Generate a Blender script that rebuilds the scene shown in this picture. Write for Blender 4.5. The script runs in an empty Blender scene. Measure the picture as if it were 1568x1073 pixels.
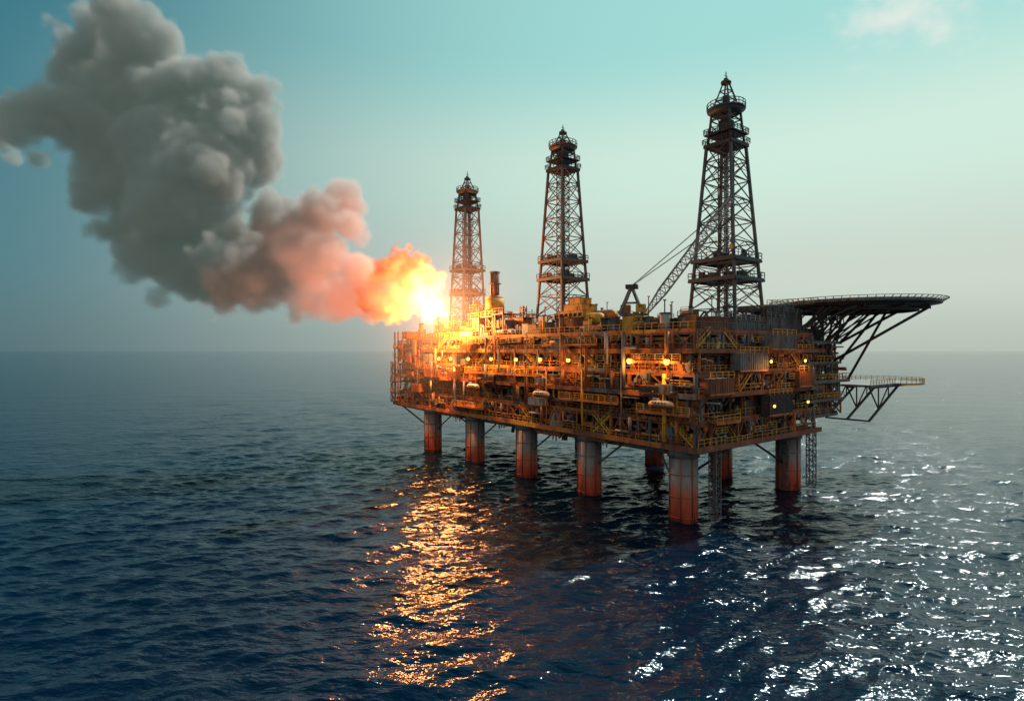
import bpy, math, random
import numpy as np
from mathutils import Vector, Matrix
random.seed(7); rng=np.random.RandomState(5)
R=math.radians
scene=bpy.context.scene
scene.view_settings.view_transform='Standard'
try: scene.view_settings.look='None'
except Exception: pass
scene.view_settings.exposure=0

# ------------------------------------------------------------ frame of the platform
P0=(51.0,171.0); ANG=math.atan2(0.608,0.794); CA,SA=math.cos(ANG),math.sin(ANG)
def W(v,u,z=0): return (P0[0]+v*CA-u*SA, P0[1]+v*SA+u*CA, z)
def Linv(X,Y):
    dx,dy=X-P0[0],Y-P0[1]
    return (dx*CA+dy*SA, -dx*SA+dy*CA)

# ------------------------------------------------------------ materials
def mat_paint(name,col,col2=None,rough=0.6,metal=0.0,scale=0.25,rust=0.25,rustcol=(0.13,0.045,0.02)):
    m=bpy.data.materials.new(name); m.use_nodes=True
    nt=m.node_tree; b=nt.nodes['Principled BSDF']
    geo=nt.nodes.new('ShaderNodeNewGeometry')
    n1=nt.nodes.new('ShaderNodeTexNoise'); n1.inputs['Scale'].default_value=scale; n1.inputs['Detail'].default_value=4
    mp=nt.nodes.new('ShaderNodeMapping'); mp.inputs['Scale'].default_value=(1,1,0.45)
    nt.links.new(geo.outputs['Position'],mp.inputs['Vector']); nt.links.new(mp.outputs[0],n1.inputs['Vector'])
    mx=nt.nodes.new('ShaderNodeMix'); mx.data_type='RGBA'
    c2=col2 or tuple(c*0.55 for c in col)
    mx.inputs['A'].default_value=(*col,1); mx.inputs['B'].default_value=(*c2,1)
    r=nt.nodes.new('ShaderNodeMapRange'); r.inputs['From Min'].default_value=0.35; r.inputs['From Max'].default_value=0.65
    nt.links.new(n1.outputs['Fac'],r.inputs['Value']); nt.links.new(r.outputs[0],mx.inputs['Factor'])
    n2=nt.nodes.new('ShaderNodeTexNoise'); n2.inputs['Scale'].default_value=scale*3.1; n2.inputs['Detail'].default_value=5
    nt.links.new(mp.outputs[0],n2.inputs['Vector'])
    r2=nt.nodes.new('ShaderNodeMapRange'); r2.inputs['From Min'].default_value=0.62-rust*0.3; r2.inputs['From Max'].default_value=0.72-rust*0.2
    nt.links.new(n2.outputs['Fac'],r2.inputs['Value'])
    mx2=nt.nodes.new('ShaderNodeMix'); mx2.data_type='RGBA'; mx2.inputs['B'].default_value=(*rustcol,1)
    nt.links.new(r2.outputs[0],mx2.inputs['Factor']); nt.links.new(mx.outputs['Result'],mx2.inputs['A'])
    nt.links.new(mx2.outputs['Result'],b.inputs['Base Color'])
    b.inputs['Roughness'].default_value=rough; b.inputs['Metallic'].default_value=metal
    return m
M={}
M['rust']=mat_paint('rust_brown_paint',(0.34,0.115,0.05),(0.19,0.065,0.033),rustcol=(.13,.048,.027),rust=.35)
M['orange']=mat_paint('orange_paint',(0.62,0.21,0.045),(0.42,0.14,0.04),rust=.25)
M['yellow']=mat_paint('yellow_paint',(0.82,0.46,0.055),(0.60,0.30,0.04),rust=0.2)
M['dark']=mat_paint('dark_steel',(0.04,0.048,0.054),(0.024,0.03,0.034))
M['steel']=mat_paint('grey_steel',(0.18,0.20,0.215),(0.10,0.12,0.135),rust=0.3)
M['pale']=mat_paint('pale_grey_paint',(0.46,0.47,0.46),(0.30,0.32,0.32),rust=0.3)
M['white']=mat_paint('white_paint',(0.55,0.52,0.48),(0.4,0.37,0.33),rust=0.15)
M['tower']=mat_paint('derrick_steel',(0.075,0.10,0.115),(0.06,0.07,0.078),scale=0.08,rust=0.0)
M['tower2']=mat_paint('derrick_red_oxide',(0.17,0.105,0.085),(0.10,0.115,0.12),scale=0.08,rust=0.1)
M['deckgreen']=mat_paint('helideck_surface',(0.05,0.085,0.08),(0.04,0.06,0.06),rust=0.05)
M['glass']=mat_paint('dark_glass',(0.02,0.025,0.03),rough=0.15,rust=0.0)
def mat_leg():
    m=bpy.data.materials.new('leg_paint'); m.use_nodes=True; nt=m.node_tree; b=nt.nodes['Principled BSDF']
    geo=nt.nodes.new('ShaderNodeNewGeometry'); sep=nt.nodes.new('ShaderNodeSeparateXYZ')
    nt.links.new(geo.outputs['Position'],sep.inputs[0])
    mp=nt.nodes.new('ShaderNodeMapping'); mp.inputs['Scale'].default_value=(1,1,0.2)
    nt.links.new(geo.outputs['Position'],mp.inputs['Vector'])
    n=nt.nodes.new('ShaderNodeTexNoise'); n.inputs['Scale'].default_value=0.7; n.inputs['Detail'].default_value=8; n.inputs['Roughness'].default_value=.65
    nt.links.new(mp.outputs[0],n.inputs['Vector'])
    ma=nt.nodes.new('ShaderNodeMath'); ma.operation='MULTIPLY_ADD'; ma.inputs[1].default_value=22
    nt.links.new(n.outputs['Fac'],ma.inputs[0]); nt.links.new(sep.outputs['Z'],ma.inputs[2])
    cr=nt.nodes.new('ShaderNodeValToRGB')
    mr=nt.nodes.new('ShaderNodeMapRange'); mr.inputs['From Min'].default_value=9; mr.inputs['From Max'].default_value=33
    nt.links.new(ma.outputs[0],mr.inputs['Value']); nt.links.new(mr.outputs[0],cr.inputs['Fac'])
    e=cr.color_ramp.elements; e[0].position=0.0; e[0].color=(0.07,0.02,0.015,1)
    e[1].position=1.0; e[1].color=(0.20,0.215,0.225,1)
    for p,c in ((0.12,(0.42,0.06,0.028)),(0.38,(0.50,0.10,0.045)),(0.46,(0.30,0.15,0.11)),(0.56,(0.24,0.23,0.23)),(.72,(.17,.18,.19))):
        a=e.new(p); a.color=(*c,1)
    nt.links.new(cr.outputs[0],b.inputs['Base Color']); b.inputs['Roughness'].default_value=0.55
    return m
M['leg']=mat_leg()
def mat_emit(name,col,st):
    m=bpy.data.materials.new(name); m.use_nodes=True; b=m.node_tree.nodes['Principled BSDF']
    b.inputs['Base Color'].default_value=(*col,1); b.inputs['Emission Color'].default_value=(*col,1); b.inputs['Emission Strength'].default_value=st
    return m
M['lamp']=mat_emit('sodium_lamp_glass',(1.0,0.36,0.04),7)
KEYS=list(M.keys())

# ------------------------------------------------------------ mesh builder
class MB:
    def __init__(s): s.v=[]; s.f=[]; s.m=[]; s.sm=[]
    def quadbox(s,c8,mat):
        o=len(s.v); s.v+=c8
        for q in ((0,3,2,1),(4,5,6,7),(0,1,5,4),(1,2,6,5),(2,3,7,6),(3,0,4,7)):
            s.f.append(tuple(o+i for i in q)); s.m.append(mat); s.sm.append(False)
    def box(s,x0,x1,y0,y1,z0,z1,mat):
        s.quadbox([(x0,y0,z0),(x1,y0,z0),(x1,y1,z0),(x0,y1,z0),(x0,y0,z1),(x1,y0,z1),(x1,y1,z1),(x0,y1,z1)],mat)
    def beam(s,p,q,w,mat,h=None):
        p=Vector(p);q=Vector(q);d=q-p
        if d.length<1e-4:return
        d.normalize(); up=Vector((0,0,1)) if abs(d.z)<0.95 else Vector((1,0,0))
        a=d.cross(up).normalized(); b=a.cross(d).normalized(); a=a*w/2; b=b*(h or w)/2
        s.quadbox([tuple(t) for t in (p-a-b,p+a-b,p+a+b,p-a+b,q-a-b,q+a-b,q+a+b,q-a+b)],mat)
    def cyl(s,p,q,r,mat,n=10,r2=None,cap=True):
        p=Vector(p);q=Vector(q);d=q-p
        if d.length<1e-4:return
        d.normalize(); up=Vector((0,0,1)) if abs(d.z)<0.95 else Vector((1,0,0))
        a=d.cross(up).normalized(); b=a.cross(d).normalized(); r2=r if r2 is None else r2
        o=len(s.v)
        for i in range(n):
            t=2*math.pi*i/n; e=a*math.cos(t)+b*math.sin(t)
            s.v.append(tuple(p+e*r)); s.v.append(tuple(q+e*r2))
        for i in range(n):
            j=(i+1)%n; s.f.append((o+2*i,o+2*j,o+2*j+1,o+2*i+1)); s.m.append(mat); s.sm.append(True)
        if cap:
            s.f.append(tuple(o+2*i for i in range(n))[::-1]); s.m.append(mat); s.sm.append(False)
            s.f.append(tuple(o+2*i+1 for i in range(n))); s.m.append(mat); s.sm.append(False)
    def capsule(s,p,q,r,mat,n=12):
        p=Vector(p);q=Vector(q);d=(q-p).normalized()
        s.cyl(p,q,r,mat,n,cap=False)
        for c,sg in ((p,-1),(q,1)):
            prev=c; pr=r
            for k in (0.4,0.75,1.0):
                rr=r*math.sqrt(max(0.0,1-k*k)) if k<1 else 0.05*r
                nx=c+d*sg*r*k; s.cyl(prev,nx,pr,mat,n,r2=rr,cap=(k==1.0)); prev=nx; pr=rr
    def rail(s,p,q,mat,h=2.2,step=2.6,w=0.17,mid=2):
        p=Vector(p);q=Vector(q);L=(q-p).length
        if L<0.5:return
        n=max(1,int(L/step))
        for i in range(n+1):
            c=p.lerp(q,i/n); s.beam(c,c+Vector((0,0,h)),w,mat)
        for k in range(1,mid+1):
            z=Vector((0,0,h*k/mid)); s.beam(p+z,q+z,w*(1.0 if k==mid else 0.7),mat)
    def obj(s,name,parent=None,loc=(0,0,0),rot=0.0):
        me=bpy.data.meshes.new(name+'_mesh'); me.from_pydata(s.v,[],s.f)
        used=sorted(set(s.m),key=KEYS.index)
        for k in used: me.materials.append(M[k])
        idx={k:i for i,k in enumerate(used)}
        me.polygons.foreach_set('material_index',[idx[k] for k in s.m]); me.polygons.foreach_set('use_smooth',s.sm); me.update()
        o=bpy.data.objects.new(name,me); scene.collection.objects.link(o)
        if parent: o.parent=parent
        o.location=loc; o.rotation_euler=(0,0,rot)
        return o
def empty(name,loc,rot=0.0):
    e=bpy.data.objects.new(name,None); scene.collection.objects.link(e); e.location=loc; e.rotation_euler=(0,0,rot); e.empty_display_size=5; return e

# ------------------------------------------------------------ platform (local x=v across, y=u along)
plat=empty('offshore_oil_platform',(P0[0],P0[1],0),ANG)
pick=lambda *a: random.choices([x[0] for x in a],[x[1] for x in a])[0]

# legs
lg=MB()
legs=[(0,y) for y in (0,39,74,111,149)]+[(62,y) for y in (0,27,60,105,149)]
for (x,y) in legs:
    lg.cyl((x,y,-12),(x,y,21.2),4.2,'leg',28)
    for z in (0.9,7,13.5):
        lg.cyl((x,y,z),(x,y,z+0.35),4.35,'leg',28)
    lg.cyl((x,y,18.6),(x,y,21),4.7,'steel',28)
    for a in (2.6,3.6,4.4):
        cx,cy=x+4.35*math.cos(a),y+4.35*math.sin(a); lg.cyl((cx,cy,-2),(cx,cy,20.9),0.22,'rust',6)
lg.obj('legs',plat)
# under-deck bracing, conductors, ladders
ub=MB()
def lattice(mb,x,y,z0,z1,s,mat,w=0.25,step=2.2,x2=None,y2=None,s2=None):
    x2=x if x2 is None else x2; y2=y if y2 is None else y2; s2=s if s2 is None else s2
    n=max(1,int((z1-z0)/step)); cs=((-1,-1),(1,-1),(1,1),(-1,1))
    def pt(i,k):
        t=k/n; ss=(s+(s2-s)*t)/2
        return (x+(x2-x)*t+cs[i][0]*ss, y+(y2-y)*t+cs[i][1]*ss, z0+(z1-z0)*t)
    for k in range(n):
        for i in range(4):
            j=(i+1)%4
            mb.beam(pt(i,k),pt(i,k+1),w*1.4,mat)
            mb.beam(pt(i,k),pt(j,k),w,mat)
            if (k+i)%2: mb.beam(pt(i,k),pt(j,k+1),w*0.8,mat)
            else: mb.beam(pt(j,k),pt(i,k+1),w*0.8,mat)
for (x,y) in ((3,-8),(66,-6.5),(54,-3)):
    lattice(ub,x+4,y+2,0.5,21,2.4,'steel',0.2,1.8)
fr=[0,39,74,111,149]
for i in range(4):
    a,b=fr[i],fr[i+1]
    for x in (0,62):
        ub.cyl((x,a+4,19.2),(x,b-4,19.2),0.8,'steel',10)
    ub.cyl((0,b-4,11),(4,b-15,20.5),0.35,'steel',8); ub.cyl((0,a+4,11),(5,a+14,20.5),0.35,'steel',8)
    ub.cyl((4,a+9,20.5),(30,(a+b)/2,14),0.3,'dark',8); ub.cyl((30,(a+b)/2,14),(58,b-9,20.5),0.3,'dark',8)
ub.cyl((4,0,13),(30,-1,20.6),0.4,'dark',8); ub.cyl((58,0,10),(34,-1,20.6),0.4,'dark',8)
for y in (20,52,60,92): 
    for x in (8,18,26): ub.cyl((x,y+random.uniform(-3,3),random.uniform(14,17)),(x,y,21),random.uniform(0.4,1.1),'steel',10)
for (ua,ub_,d) in ((28,36,1.6),(50,62,2.4),(84,92,1.5),(120,134,1.8)):
    ub.box(-4,6,ua,ub_,21-d,20.98,'rust'); ub.beam((-4,ua,21-d),(-4,ua-4,20.9),.4,'rust'); ub.beam((-4,ub_,21-d),(-4,ub_+4,20.9),.4,'rust')
    for k in range(4): ub.cyl((-2,ua+1+k*1.7,21-d-random.uniform(.5,2.5)),(-2,ua+1+k*1.7,21-d),.25,'steel',6)
for x in (-3,20,45): 
    ub.cyl((x,150,12.5),(x,178,20.6),0.4,'dark',8); ub.cyl((x,150,20),(x,183,20.6),0.6,'dark',8)
for y in range(-6,183,9): ub.box(-4.4,65,y,y+0.7,20.0,20.99,'dark')
ub.obj('underdeck_bracing',plat)

# decks
dk=MB()
decks=[(21.0,1.3,-5.0,-8,184,70),(28.8,0.6,-2.2,-6.5,178,66),(36.3,1.1,-5.2,-8.2,181,72),(43.2,0.7,-3.0,-6,177,70),(49.4,1.0,-4.4,-7.4,179,74),(55.4,0.8,-3.2,-6.6,172,66)]
for z,t,x0,y0,y1,x1 in decks:
    dk.box(x0,x1,y0,y1,z,z+t,'steel')
    random.seed(int(z*10)); y=y0
    while y<y1-.1:
        yn=min(y1,y+random.uniform(6,22)); dk.beam((x0-0.12,y,z+t/2),(x0-0.12,yn,z+t/2),0.35,pick(('orange',2.6),('rust',3),('steel',1),('yellow',.9)),h=t+0.35+random.uniform(0,.25)); y=yn
    dk.beam((x0,y0-0.12,z+t/2),(x1,y0-0.12,z+t/2),0.35,'rust',h=t+0.35)
    dk.beam((x0,y1+0.12,z+t/2),(x1,y1+0.12,z+t/2),0.35,'rust',h=t+0.35)
dk.box(7,60,-1,170,22.3,55.2,'dark')
for z,t,x1,y0 in ((24.5,1.0,97,-2),(31,0.8,96,-5),(38,1.0,97,-6.5),(45,0.8,93,-5),(52.5,0.9,91,-6)):
    dk.box(74.2 if z>30 else 70.2,x1,y0,34,z,z+t,'dark')
    dk.beam((66,y0-0.15,z+t/2),(x1,y0-0.15,z+t/2),0.3,'steel',h=t+0.2)
    dk.rail((74,y0,z+t),(x1,y0,z+t),'yellow' if z>30 else 'steel'); dk.rail((x1,y0,z+t),(x1,33,z+t),'steel')
dk.box(74.5,84,2,30,25.5,52,'dark')
dk.obj('decks',plat)

# face clutter
cl=MB()
def face(mp,s0,s1,levels,seed,dens=1.0,bay=7.8,warm=1.0):
    random.seed(seed)
    for (z0,z1,edge) in levels:
        n=int((s1-s0)/bay); b=(s1-s0)/n; h=z1-z0
        for i in range(n+1):
            s=s0+i*b
            cl.beam(mp(s,edge+0.8,z0),mp(s,edge+0.8,z1),random.uniform(.5,.95),pick(('rust',4*warm),('steel',3),('orange',1.6*warm),('dark',2)))
        for i in range(n):
            a=s0+i*b; c=a+b
            def bx(sa,sb,d0,d1,za,zb,m):
                p=mp(sa,d0,za);q=mp(sb,d1,zb)
                cl.box(min(p[0],q[0]),max(p[0],q[0]),min(p[1],q[1]),max(p[1],q[1]),za,zb,m)
            for rep in range(2 if random.random()<0.75 else 1):
                t=random.random(); col=pick(('rust',4*warm),('steel',3),('orange',2*warm),('dark',2.4),('pale',0.9),('yellow',0.7*warm))
                if t<0.24:
                    d=random.uniform(0.6,4.5)+edge; zt=z0+h*random.uniform(0.55,0.97); sa=a+random.uniform(0.6,2); sb=c-random.uniform(0.6,2)
                    bx(sa,sb,d,edge+8,z0+0.02,zt,col)
                    k=int((sb-sa)/1.1)
                    for j in range(k+1):
                        ss=sa+(sb-sa)*j/max(1,k); bx(ss-0.08,ss+0.08,d-0.16,d+0.01,z0+0.1,zt-0.1,col)
                    if random.random()<0.4: bx(sa+0.5,sa+1.8,d-0.1,d+0.02,z0+1,z0+3.2,'glass')
                elif t<0.45:
                    for j in range(random.randint(3,6)):
                        zz=z0+h*random.uniform(0.12,0.92); dd=edge+random.uniform(0.9,4); r=random.uniform(0.14,0.45)
                        cl.cyl(mp(a-random.uniform(0,5),dd,zz),mp(c+random.uniform(0,5),dd,zz),r,pick(('rust',3),('steel',3),('pale',1.5),('yellow',.9*warm)),7)
                        if random.random()<0.6:
                            ss=a+random.uniform(0,b); cl.cyl(mp(ss,dd,zz),mp(ss,dd,z1),r,'steel',7)
                elif t<0.58:
                    for j in range(random.randint(1,3)):
                        ss=a+random.uniform(1,b-1); r=random.uniform(0.5,1.3); dd=edge+random.uniform(2,4)
                        cl.cyl(mp(ss,dd,z0),mp(ss,dd,z0+h*random.uniform(0.6,1)),r,col,12)
                        cl.cyl(mp(ss,dd,z0+h*0.3),mp(ss,dd,z0+h*0.34),r*1.15,'dark',12)
                elif t<0.66:
                    r=random.uniform(0.9,1.6); dd=edge+random.uniform(2,3.4); zz=z0+r+random.uniform(0.4,1.2)
                    cl.capsule(mp(a+1.8,dd,zz),mp(c-1.8,dd,zz),r,pick(('pale',2),('rust',2),('steel',2),('orange',1)))
                    for ss in (a+2.4,c-2.4): bx(ss-0.25,ss+0.25,dd-r*0.7,dd+r*0.7,z0,zz-r*0.5,'dark')
                elif t<0.84:
                    dd=edge+0.8; cm=pick(('rust',3),('orange',1.5*warm),('steel',3))
                    if random.random()<0.5: cl.beam(mp(a,dd,z0),mp(c,dd,z1),0.4,cm); cl.beam(mp(c,dd,z0),mp(a,dd,z1),0.36,cm)
                    else: cl.beam(mp(a,dd,z0),mp((a+c)/2,dd,z1),0.38,cm); cl.beam(mp((a+c)/2,dd,z1),mp(c,dd,z0),0.38,cm)
                elif t<0.93:
                    dd=edge+0.2; k=8; 
                    if random.random()<0.5: sa,sb=a,c
                    else: sa,sb=c,a
                    for o in (0,1.1):
                        cl.beam(mp(sa,dd+o,z0),mp(sb,dd+o,z1),0.18,'yellow',h=0.4); cl.beam(mp(sa,dd+o,z0+1.6),mp(sb,dd+o,z1+1.6),0.13,'yellow')
                    for j in range(k):
                        tt=(j+.5)/k; ss=sa+(sb-sa)*tt; zz=z0+h*tt; cl.beam(mp(ss,dd,zz),mp(ss,dd+1.1,zz),0.5,'steel',h=0.08); cl.beam(mp(ss,dd,zz),mp(ss,dd,zz+1.6),0.1,'yellow')
                else:
                    zz=z0+h*random.uniform(0.3,0.6); bx(a+0.5,c-0.5,edge-0.8,edge+3,zz,zz+0.3,'steel'); cl.rail(mp(a+0.5,edge-0.7,zz+0.3),mp(c-0.5,edge-0.7,zz+0.3),'yellow',h=1.5)
            for j in range(int(6*dens)):
                ss=a+random.uniform(0,b-1); zz=z0+random.uniform(0,h-1.2); dd=edge+random.uniform(0.0,3); w=random.uniform(0.3,1.5); hh=random.uniform(0.3,1.8)
                bx(ss,ss+w,dd,dd+w*0.7,zz,min(zz+hh,z1),pick(('rust',3),('steel',3),('orange',1.4*warm),('pale',1),('yellow',.8*warm),('dark',2)))
        cl.beam(mp(s0,edge+0.9,z1-0.5),mp(s1,edge+0.9,z1-0.5),0.3,'rust',h=0.6)
        s=s0
        while s<s1-.5:
            sn=min(s1,s+random.uniform(8,26))
            if random.random()<.92: cl.rail(mp(s,edge+0.1,z0),mp(sn,edge+0.1,z0),pick(('yellow',5),('orange',1.5),('rust',.6)),h=random.choice((1.7,2.0,2.3)) if h>5 else 1.6,mid=2,w=.18)
            s=sn
LV=[(22.3,28.8,0),(29.4,36.3,2.8),(37.4,43.2,-0.2),(43.9,49.4,2.0),(50.4,55.4,0.6)]
face(lambda s,d,z:(-5+d,s,z),-7,177,LV,11,1.6,7.8,1.3)
face(lambda s,d,z:(s,-8+d,z),-4,66,LV,23,1.6,7.0,0.6)
face(lambda s,d,z:(s,181-d,z),-4,66,LV,31,0.6)
face(lambda s,d,z:(70-d,s,z),36,177,LV,37,0.4,9)
face(lambda s,d,z:(s,-5+d,z),67,92,[(25.5,31,2.5),(31.8,38,0),(39,45,0),(45.8,52.5,1.0)],41,2.0,5,0.35)
face(lambda s,d,z:(96-d,s,z),-4,33,[(25.5,31,0),(31.8,38,1),(39,45,3),(45.8,52.5,5)],43,1.0,7,0.3)
random.seed(4)
for (z,ua,ub_,x) in ((40.5,60,110,-6.5),(33.0,20,48,-6.6),(46.6,-4,14,-7),(25.3,95,118,-7),(31.5,-7,12,-7.0),(41,140,170,-6.2),(52,30,58,-6)):
    cl.box(x,-3,ua,ub_,z,z+0.35,'rust'); cl.rail((x+0.1,ua,z+0.35),(x+0.1,ub_,z+0.35),'yellow',h=2.0,mid=3)
    cl.beam((x,ua,z),(x,ub_,z),0.3,'orange',h=0.8)
    k=int((ub_-ua)/6)
    for i in range(k+1):
        y=ua+(ub_-ua)*i/k; cl.beam((x+0.2,y,z),(-4,y,z-3),0.25,'rust')
# risers, ducts and drop pipes crossing several decks; outboard skids
for i in range(46):
    y=random.uniform(-5,172); zs=[22.4,29,37,44,50,56]; a=random.randint(0,3); c=min(5,a+random.randint(1,3)); r=random.uniform(.18,.7); x=-5.7-random.uniform(0,.9)
    cl.cyl((x,y,zs[a]+random.uniform(0,2)),(x,y,zs[c]+random.uniform(-1,1)),r,pick(('rust',3),('steel',3),('orange',1.5),('pale',1),('yellow',1)),9)
    if random.random()<.6: cl.cyl((x,y,zs[a]+1.5),(x+4,y,zs[a]+1.5),r,'rust',9)
    if random.random()<.5: zz=random.uniform(zs[a]+2,zs[c]-2); cl.cyl((x,y,zz),(x,y+random.uniform(-9,9),zz),r*.8,'steel',8)
for i in range(22):
    y=random.uniform(-6,168); z=random.choice((29.6,37.4,37.4,44,50.4)); w=random.uniform(3,9); d=random.uniform(.6,2.4); h=random.uniform(1.8,4.6); m_=pick(('rust',4),('steel',3),('orange',1.6),('dark',1),('pale',.7))
    x=-5.25-d; cl.box(x,-3.2,y,y+w,z,z+h,m_); cl.box(x-.15,-3.2,y-.15,y+w+.15,z-.3,z-.002,'rust')
    k=int(w/.9)
    for j in range(k+1): cl.box(x-.14,x+.01,y+w*j/k-.07,y+w*j/k+.07,z+.1,z+h-.1,m_)
    cl.beam((x+.1,y+.3,z-.3),(-4.6,y+.3,z-3),.25,'rust'); cl.beam((x+.1,y+w-.3,z-.3),(-4.6,y+w-.3,z-3),.25,'rust')
    if random.random()<.5: cl.rail((x,y,z+h),(x,y+w,z+h),'yellow',h=1.4)
cl.obj('process_modules',plat)

# left end decks
le=MB()
for z in (27,33,39.5,46,51):
    y1=186 if z<36 else 182
    le.box(-6,14,176,y1,z,z+0.4,'rust'); le.rail((-6,176,z+.4),(-6,y1,z+.4),'yellow'); le.rail((-6,y1,z+.4),(14,y1,z+.4),'yellow')
for x,y in ((-5.6,181),(-5.6,177),(2,181.5),(13,181.5)): le.beam((x,y,21),(x,y,60 if x<0 else 55),0.6,'rust')
le.box(-4,6,170,176,56.2,60,'orange'); le.rail((-5,160,56.2),(-5,176,56.2),'yellow')
lattice(le,-4,186,22,44,2,'rust',0.22,2.2)
le.obj('end_stair_tower',plat)

# top deck equipment
tp=MB(); random.seed(99)
tp.rail((-3,-6.4,56.2),(-3,172,56.2),'yellow',mid=2); tp.rail((-3,-6.4,56.2),(66,-6.4,56.2),'steel',mid=3)
tw_loc=[(31.8,5.9),(19.4,74),(22,151.5)]
def clear(x,y,r=12): return all(abs(x-a)>r or abs(y-b)>r for a,b in tw_loc)
for i in range(430):
    x=random.uniform(-1,58) if i%2 else random.uniform(-1,12); y=random.uniform(-4,168)
    if not clear(x,y,7): continue
    w,l,h=random.uniform(0.8,4),random.uniform(1,6),random.uniform(1,5.2)
    if x>15: h*=1.6
    m=pick(('rust',3),('steel',4),('orange',1.8),('yellow',1.8),('dark',1.5),('pale',1.3))
    t=random.random()
    if t<0.5:
        tp.box(x,x+w,y,y+l,56.2,56.2+h,m)
        tp.box(x-0.08,x+w+0.08,y-0.08,y+l+0.08,56.2+h,56.2+h+0.25,'dark')
        if t<0.2: tp.rail((x,y,56.4+h),(x,y+l,56.4+h),'yellow',h=1.3)
    elif t<0.7: tp.cyl((x,y,56.2),(x,y,56.2+h*1.5),w*0.4,m,12); tp.cyl((x,y,56.2+h*1.5),(x,y,56.6+h*1.5),w*0.45,'dark',12)
    elif t<0.8: tp.capsule((x,y,57.8),(x,y+l+2,57.8),1.2,m); tp.box(x-.6,x+.6,y+.4,y+.9,56.2,57,'dark'); tp.box(x-.6,x+.6,y+l,y+l+.5,56.2,57,'dark')
    elif t<0.9: tp.cyl((x,y,56.2),(x,y,56.2+h*2.2),0.22,'steel',6); tp.box(x-.4,x+.4,y-.4,y+.4,56.2+h*2.2,56.6+h*2.2,'yellow')
    else:
        for k in range(4): tp.cyl((x+k*.6,y,58.2),(x+k*.6,y+l*3,58.2),0.2,'pale',6)
        tp.beam((x-.3,y+.5,56.2),(x-.3,y+.5,58.4),.3,'rust'); tp.beam((x+2,y+l*2.5,56.2),(x+2,y+l*2.5,58.4),.3,'rust')
# yellow winch house
y0=43
tp.box(1,11,y0,y0+14,56.2,62.0,'rust')
for (a,b,c,d,z0,z1) in ((.6,10.5,y0,y0+13,62.0,64.6),(1.5,9.5,y0+1.5,y0+11,64.6,67.0),(2.5,8.5,y0+3.5,y0+9,67.0,69.4)):
    tp.box(a,b,c,d,z0,z1,'yellow'); tp.box(a-.15,b+.15,c-.15,d+.15,z1-0.25,z1+.02,'orange')
for k in range(5): tp.box(.5,.62,y0+1+k*2.4,y0+2.4+k*2.4,62.4,63.6,'glass')
tp.capsule((3,y0-6,61),(3,y0-1.5,61),2.4,'yellow'); tp.capsule((6,y0-9,62.5),(6,y0-4,62.5),2.0,'orange'); tp.box(1,12,y0-11,y0-2,56.2,58.5,'steel')
tp.box(2,9,y0+17,y0+22,56.2,61,'steel'); tp.box(2,6,y0-17,y0-12,56.2,60.5,'orange')
# vent stack with yellow drum
cx,cy=5,103
lattice(tp,cx,cy,56.2,69,5.5,'rust',0.35,3.2)
tp.cyl((cx,cy,56.2),(cx,cy,70),1.6,'steel',14); tp.cyl((cx,cy,68),(cx,cy,73.0),4.3,'yellow',18); tp.cyl((cx,cy,73.0),(cx,cy,74.5),4.3,'orange',18,r2=2)
tp.cyl((cx,cy,74.5),(cx,cy,84.5),1.9,'rust',14); tp.cyl((cx,cy,84.5),(cx,cy,85),2.3,'dark',14)
for a in range(4):
    tp.cyl((cx+2.1*math.cos(a*1.57),cy+2.1*math.sin(a*1.57),74.5),(cx+2.1*math.cos(a*1.57),cy+2.1*math.sin(a*1.57),85),0.3,'steel',6)
tp.box(cx-5,cx+5,cy-5.5,cy+4,64.6,65,'rust'); tp.cyl((cx,cy,79.5),(cx,cy,79.8),2.8,'dark',14)
tp.rail((cx-5,cy-5.5,65),(cx-5,cy+4,65),'yellow'); tp.rail((cx-5,cy-5.5,65),(cx+5,cy-5.5,65),'yellow')
tp.box(cx-4,cx+3,cy-13,cy-7,56.2,63,'steel'); tp.box(cx-6,cx+4,cy-14,cy-6,65.2,65.7,'steel'); tp.rail((cx-6,cy-14,65.7),(cx-6,cy-6,65.7),'rust'); tp.beam((cx-5,cy-13,56.2),(cx-5,cy-13,65.2),.5,'rust'); tp.beam((cx-5,cy-7,56.2),(cx-5,cy-7,65.2),.5,'rust')
for (xx,yy,z1,s) in ((6,84,66,6),(14,120,69,8),(4,114,67,6),(3,134,64,7),(2,146,65,5),(10,158,65,6),(12,128,72,5)):
    tp.box(xx,xx+s*.8,yy,yy+s,56.2,z1-2.4,pick(('rust',2),('orange',1))); tp.box(xx-.6,xx+s,yy-.6,yy+s+.6,z1-2.4,z1-2,'steel'); tp.rail((xx-.5,yy-.5,z1-2),(xx-.5,yy+s+.5,z1-2),'yellow'); tp.rail((xx-.5,yy-.5,z1-2),(xx+s,yy-.5,z1-2),'yellow')
    lattice(tp,xx+s*.4,yy+s*.5,z1-2,z1+3,2,'rust',.25,1.6)
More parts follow.
